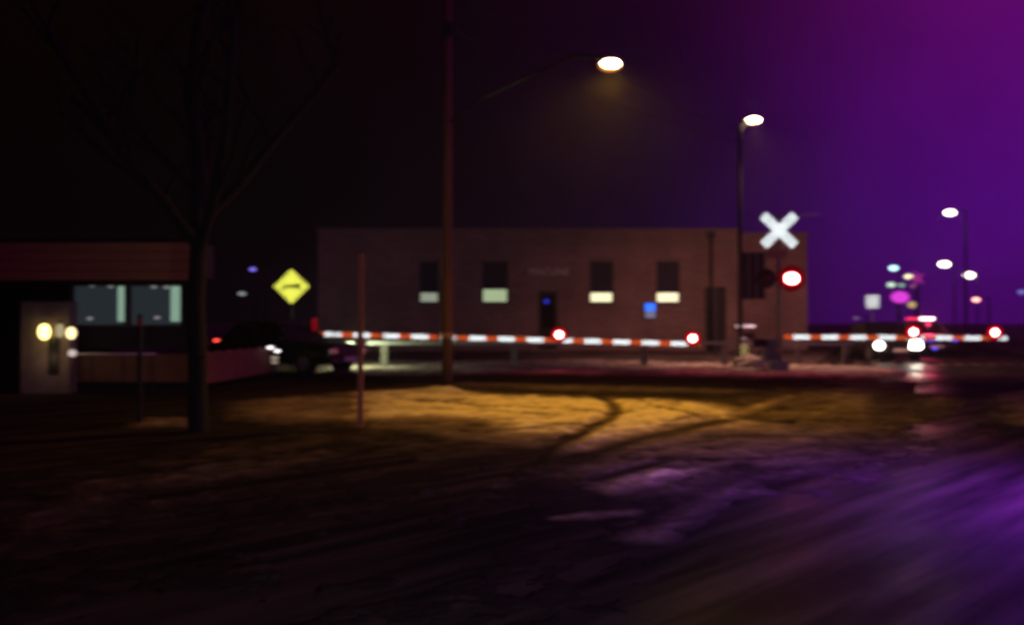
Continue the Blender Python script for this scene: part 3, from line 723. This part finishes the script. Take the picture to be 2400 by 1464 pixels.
for xx, lit in ((-.40, 0), (.37, 1)):
    g = MB().tube((xx, -.10, lz_), (xx, .12, lz_), .15, n=24).build('signal_lamp', M['black'], sm)
    bk = MB().tube((xx, -.105, lz_), (xx, -.085, lz_), .30, n=32).build('background_disc', M['black'], g)
    if lit: MB().ball((xx, -.104, lz_), (.42, .012, .40), 24).build('outer_halo', halo_dim, g, True)  # glowing discs added for the halo, not parts of the signal
    if lit: MB().ball((xx, -.108, lz_), (.29, .02, .25), 24).build('inner_halo', halo_red, g, True)
    MB().ball((xx, -.112, lz_), (.21 if lit else .15, .04, .17 if lit else .15), 20).build('lens', red_lens if lit else pmat('unlit_red_lens', (.10, .01, .01), .2), g, True)
light('signal_light', 'SPOT', (.37, -.35, lz_), (1, .03, .10), 90, sm, .12, (0, -1, 0), 168, .4)
MB().box((-.05, -.07, .62), (.02, -.055, .72)).build('amber_reflector', pmat('amber_reflector', (.8, .35, .05), .4), sm)
MB().tube((.06, 0, 4.7), (1.35, .2, 4.82), .018, n=6).build('whip_arm', pmat('light_grey_arm', (.5, .5, .5), .5), sm)

# yellow diamond sign (low ground clearance)
yx = (683 - 1200) / 2000 * 25.5; yz = 1.5 + (755 - 671) / 2000 * 25.5
ys_ = empty('warning_sign', (yx, 25.5, 0), label='bright yellow diamond warning sign with a black low trailer symbol', cat='road sign')
MB().box((-.03, 0, -.1), (.03, .05, yz + .3), .004).build('post', M['dark'], ys_)
h = .53
pl = MB().poly([(h, -.02, yz), (.035, -.02, yz + h - .035), (-.035, -.02, yz + h - .035), (-h, -.02, yz), (-.035, -.02, yz - h + .035), (.035, -.02, yz - h + .035)], (0, .018, 0)).build('panel', M['yellow_retro'], ys_)
ink = pmat('black_ink', (.035, .033, .004), .6)
bd = MB()
for k in range(4):
    a = math.pi / 2 * k; b = a + math.pi / 2; r0 = .475
    A_ = Vector((math.cos(a) * r0, -.0235, yz + math.sin(a) * r0)); B_ = Vector((math.cos(b) * r0, -.0235, yz + math.sin(b) * r0))
    dv = (B_ - A_).normalized(); nn = Vector((-dv.z, 0, dv.x)) * .013
    bd.poly([A_ + dv * .05, B_ - dv * .05, B_ - dv * .05 + nn, A_ + dv * .05 + nn], (0, .003, 0))
bd.build('border', ink, pl)
# symbol: hump with tracks and a trailer hung up on it
sy = MB(); hump = [(-.34, -.07), (-.15, -.055), (0, -.0), (.15, -.055), (.34, -.07), (.34, -.095), (.15, -.085), (0, -.035), (-.15, -.085), (-.34, -.095)]
sy.poly([(x, -.0235, yz + z) for x, z in hump], (0, .003, 0))
sy.box((-.26, -.0235, yz + .005), (.10, -.0205, yz + .055)); sy.box((.12, -.0235, yz - .03), (.26, -.0205, yz + .085))
for x_ in (-.22, -.15, .21): sy.tube((x_, -.0235, yz - .035), (x_, -.0205, yz - .035), .026, n=14)
sy.build('symbol', ink, pl)

# bollard with yellow reflecting band in front of the farther lamp pole
p = P(1740, 855, 27.9); bo = empty('bollard', (p.x, 27.7, 0), label='steel bollard with a yellow reflecting band and bluish cap beside the snow heap', cat='bollard')
MB().tube((0, 0, -.05), (0, 0, .88), .115, n=18).build('post', M['galv'], bo, True)
MB().tube((0, 0, .44), (0, 0, .76), .122, n=24).build('reflector_band', retro('yellow_band', (.5, .40, .16), k=.30), bo, True)
MB().ball((0, 0, .93), (.125, .125, .085)).build('cap', pmat('blue_grey_cap', (.32, .36, .5), .5), bo, True)

# guard rail behind the barrier
gr = empty('guard_rail', (0, 28.9, 0), label='thin grey guard rail running behind the longer barrier arm', cat='guard rail')
def gxx(px): return (px - 1200) / 2000 * 28.9
MB().box((gxx(860), -.03, .74), (gxx(1725), .03, .86), .015).build('beam', M['galv'], gr)
for px in (900, 1205, 1510, 1700): MB().box((gxx(px) - .11, .031, -.1), (gxx(px) + .11, .13, .88), .01).build('post', M['conc'], gr)
g3 = empty('guard_rail', (0, 29.2, 0), label='short grey guard rail between the crossbuck post and the oncoming car', cat='guard rail')
MB().box((gxx(1760), -.03, .70), (gxx(2010), .03, .84), .015).build('beam', M['galv'], g3)
for px in (1775, 1880, 1990): MB().box((gxx(px) - .06, .031, -.1), (gxx(px) + .06, .13, .84), .01).build('post', M['conc'], g3)

# square white sign on thin post
p = P(2045, 706, 38); ws = empty('road_sign', (p.x, 38, 0), label='small square white sign on a thin post left of the oval magenta sign', cat='road sign')
MB().box((-.03, .0, -.1), (.03, .05, p.z + .3)).build('post', M['galv'], ws)
MB().box((-.29, -.02, p.z - .30), (.29, -.001, p.z + .28), .01).build('panel', M['white_retro'], ws)
# oval and star signs
p = P(2110, 696, 90); ov = empty('oval_sign', (p.x, 90, 0), label='oval magenta lit sign on a pole above the oncoming car', cat='lit sign')
MB().tube((0, .2, -.1), (0, .2, p.z - .5), .12).build('pole', M['dark'], ov)
MB().ball((0, 0.05, p.z), (.98, .16, .62), 28).build('lit_face', emat('oval_glow', (.85, .06, .80), .95), ov, True)
MB().ball((0, .12, p.z), (1.04, .14, .68), 28).build('rim', M['black'], ov, True)
p = P(2150, 652, 95); sg = empty('star_sign', (p.x, 95, 0), label='dim magenta star shaped sign left of the far street lamps', cat='lit sign')
MB().tube((0, .15, -.1), (0, .15, p.z), .10).build('pole', M['dark'], sg)
pts = []
for k in range(10):
    a = math.pi / 2 + .3 + k * math.pi / 5; rr = 1.0 if k % 2 == 0 else .34
    pts.append((math.cos(a) * rr, -.05, p.z + math.sin(a) * rr))
MB().poly(pts, (0, .1, 0)).build('lit_face', emat('star_glow', (.42, .03, .30), .75), sg)

# ------------------------------------------------------------------ vehicles
def loft(sections):
    bm = bmesh.new(); rings = [[bm.verts.new(p) for p in s] for s in sections]; n = len(sections[0])
    for a, b in zip(rings, rings[1:]):
        for i in range(n): bm.faces.new((a[i], a[(i + 1) % n], b[(i + 1) % n], b[i]))
    bm.faces.new(rings[0][::-1]); bm.faces.new(rings[-1]); bmesh.ops.recalc_face_normals(bm, faces=bm.faces); return bm
def car(name, loc, rz, paint, label, cat, suv=False, head=None, group=None):
    """front faces local -Y"""
    o = empty(name, loc, rz, label, cat, group); Hh = 1.78 if suv else 1.48; W_ = .98 if suv else .90
    L = 4.8; bz_ = .30; belt = 1.08 if suv else .92
    prof = [(-2.40, .55, .62, .78), (-2.32, .36, .86, .92), (-1.9, bz_, .92 if not suv else 1.04, .97), (-1.15, bz_, .97 if not suv else 1.10, 1), (-.7, bz_, belt + .04, 1), (0, bz_, belt + .03, 1), (1.2, bz_, belt + .04, 1), (2.0, bz_, belt + .04, .98), (2.33, .38, belt - .02, .93), (2.40, .55, .80, .85)]
    secs = []
    for y, zb, zt_, k in prof:
        w = W_ * k
        secs.append([(-w * .93, y, zb), (-w, y, zb + .12), (-w, y, zt_ - .16), (-w * .9, y, zt_ - .03), (-w * .5, y, zt_), (w * .5, y, zt_), (w * .9, y, zt_ - .03), (w, y, zt_ - .16), (w, y, zb + .12), (w * .93, y, zb)])
    bm = loft(secs); m = MB(); m.bm.free(); m.bm = bm
    bmesh.ops.bevel(bm, geom=[e for e in bm.edges if e.calc_length() > .5], offset=.02, segments=2, affect='EDGES')
    m.build('body', paint, o, True)
    cab = [(-.95, belt, belt + .02, .93), (-.28 if not suv else -.4, belt, Hh - .03, .80), (.2, belt, Hh, .79), (1.2 if not suv else 1.7, belt, Hh - .04, .78), (1.85 if not suv else 2.2, belt, belt + .03 if not suv else belt + .05, .90)]
    secs = []
    for y, zb, zt_, k in cab:
        w = W_ * .93; wt = W_ * k
        secs.append([(-w, y, zb), (-wt, y, zt_ - .02), (-wt * .8, y, zt_), (wt * .8, y, zt_), (wt, y, zt_ - .02), (w, y, zb)])
    m = MB(); m.bm.free(); m.bm = loft(secs); m.build('cabin_glass', M['glass'], o)
    rf = MB().box((-W_ * .76, -.26, Hh - .015), (W_ * .76, 1.2 if not suv else 1.7, Hh + .03), .02).build('roof', paint, o)
    for s in (-1, 1):
        for (y0, z0_, y1, z1_) in ((-.93, belt + .02, -.28, Hh - .0), (.42, belt + .02, .42, Hh), (1.8 if not suv else 2.15, belt + .02, 1.2 if not suv else 1.7, Hh - .02)):
            MB().tube((s * W_ * .925, y0, z0_), (s * W_ * .785, y1, z1_), .035, n=8).build('pillar', paint, o)
        MB().box((s * W_ * .96, -.78, belt + .02), (s * (W_ + .16), -.62, belt + .18), .03).build('mirror', M['black'], o)
        MB().box((s * .47, -2.43, .60), (s * .82, -2.30, .76), .03).build('headlight', M['chrome'], o)
        MB().box((s * .58, 2.34, .72), (s * .84, 2.43, .90), .02).build('tail_light', M['red_paint'], o)
        MB().box((s * (W_ + .001), -.2, belt - .16), (s * (W_ + .025), -.04, belt - .12)).build('door_handle', M['chrome'], o)
    MB().box((-.42, -2.44, .56), (.42, -2.36, .76), .01).build('grille', M['black'], o)
    MB().box((-.86, -2.47, .36), (.86, -2.33, .52), .03).build('bumper', M['dark'], o)
    MB().box((-.26, -2.49, .40), (.26, -2.471, .52)).build('licence_plate', M['letters'], o)
    for s in (-1, 1):
        for y in (-1.5, 1.45):
            w_ = MB().tube((s * (W_ - .22), y, .34), (s * (W_ + .01), y, .34), .34, n=24).build('wheel', M['rubber'], o)
            MB().tube((s * (W_ + .002), y, .34), (s * (W_ + .022), y, .34), .21, n=18).build('rim', M['alu'], w_)
    return o
car_dark = pmat('dark_car_paint', (.02, .018, .022), .3, .3); car_white = pmat('white_car_paint', (.16, .16, .17), .3); car_grey = pmat('grey_car_paint', (.05, .05, .055), .3, .4)
def lightbar(o, z, y, cols):
    lb = MB().box((-.62, y - .14, z), (.62, y + .14, z + .05), .01).build('light_bar', M['black'], o)
    for k, c in enumerate(cols):
        a = -.60 + k * 1.2 / len(cols); MB().box((a + .01, y - .13, z + .051), (a + 1.2 / len(cols) - .01, y + .13, z + .16), .02).build('beacon', c, lb)
HC = (1, .88, .72)
head_a = emat('headlight_glow', (1, .90, .74), 20)
cd = 32.0
c0 = P(2098, 808, cd)
ang = math.atan2(c0.x, 40)
car1 = car('oncoming_car', (c0.x + .45, cd + 2.3, 0), -.12, car_dark, 'dark oncoming car with both headlights on waiting behind the shorter barrier arm', 'car')
for px, r_, en in ((2056, .17, 130), (2141, .25, 420)):
    p = P(px, 809, cd); loc = car1.matrix_world
    Mi = (Matrix.Translation(car1.location) @ Matrix.Rotation(-.12, 4, 'Z')).inverted(); q_ = Mi @ Vector((p.x, cd - .16, p.z))
    MB().ball(q_, (r_ * .95, .05, r_ * .85), 20).build('headlight_lens', head_a, car1, True)
    light('headlight_beam', 'SPOT', q_ + Vector((0, -.12, 0)), HC, en * .25, car1, .1, (-.32, -1, -.10), 80, .9)
pc = P(2222, 800, 37.0)
car2 = car('police_car', (pc.x, 39.4, 0), -.2, car_white, 'police car with red roof beacons and blue grille lights behind the shorter barrier arm', 'police car')
redb = emat('red_beacon', (1, .03, .12), 1.6); whb = emat('white_beacon', (1, .55, .55), 9); blb = emat('blue_beacon', (.10, .06, 1), 1.8); cyb = emat('pale_blue_beacon', (.25, .5, 1), 2.5)
lightbar(car2, 1.56, .3, [redb, redb, whb, whb])
light('beacon_light', 'SPOT', (.3, -.2, 1.75), (1, .05, .15), 300, car2, .1, (-.3, -1, 0), 150, .6)
for (x_, z_, mt_) in ((-.62, .66, blb), (-.25, .72, blb), (.05, .76, cyb), (.72, .72, blb), (-.1, .36, blb)):
    MB().box((x_ - .09, -2.53, z_ - .04), (x_ + .09, -2.45, z_ + .04), .01).build('grille_light', mt_, car2)
pk = P(648, 850, 25)
car3 = car('parked_car', (pk.x + .1, 25.6, 0), R(62), car_dark, 'dark unlit car parked between the brown board fence and the barrier post', 'car')
ge = emat('glint_lamp', (1, .92, .95), 2.6); g2_ = emat('amber_marker', (.5, .40, .30), .7)
# small glowing lenses on a stand just left of the barrier post
p = P(642, 818, 23.4)
wl = empty('twin_lamp', (p.x, 23.4, 0), label='pair of small white lamps over an amber one below the yellow sign', cat='lamp')
MB().tube((0, .06, -.05), (0, .06, .95), .03).build('stand', M['dark'], wl)
for px, py, r_, mt_, nm in ((634, 814, .075, ge, 'lens'), (650, 822, .07, ge, 'lens'), (644, 838, .09, g2_, 'marker_lens'), (644, 848, .08, g2_, 'marker_lens')):
    a = P(px, py, 23.4); MB().ball((a.x - p.x, 0, a.z), (r_ * 1.25, .03, r_ * .5)).build(nm, mt_, wl, True)

# emergency vehicle just beside the camera's lane at right: unseen, inferred from the violet glow
ev = car('police_truck', (6.9, 6.6, 0), R(180), car_white, 'white police vehicle with blue and red roof beacons just beyond the right edge', 'police car', suv=True)
bb = emat('near_blue_beacon', (.15, .08, 1), 12); rb = emat('near_red_beacon', (1, .04, .2), 12)
lightbar(ev, 1.82, .2, [rb, rb, bb, bb])
# fill spots beside its body, added to tint the road (world positions via parent: local x,y are mirrored by the 180 degree turn)
light('blue_road_fill', 'SPOT', (1.35, -.2, 1.95), (.22, .03, 1), 1500, ev, .12, (.25, -.02, -1), 150, 1)
light('red_road_fill', 'SPOT', (1.35, .4, 2.0), (1, .02, .22), 300, ev, .12, (.0, -.30, -1), 132, 1)

# headlights of the vehicle the photograph was taken from
for s in (-1, 1):
    light('headlight_beam', 'SPOT', (s * .62, .25, .75), (.93, .98, 1), 140, None, .07, (.07, 1, .10), 78, .6)
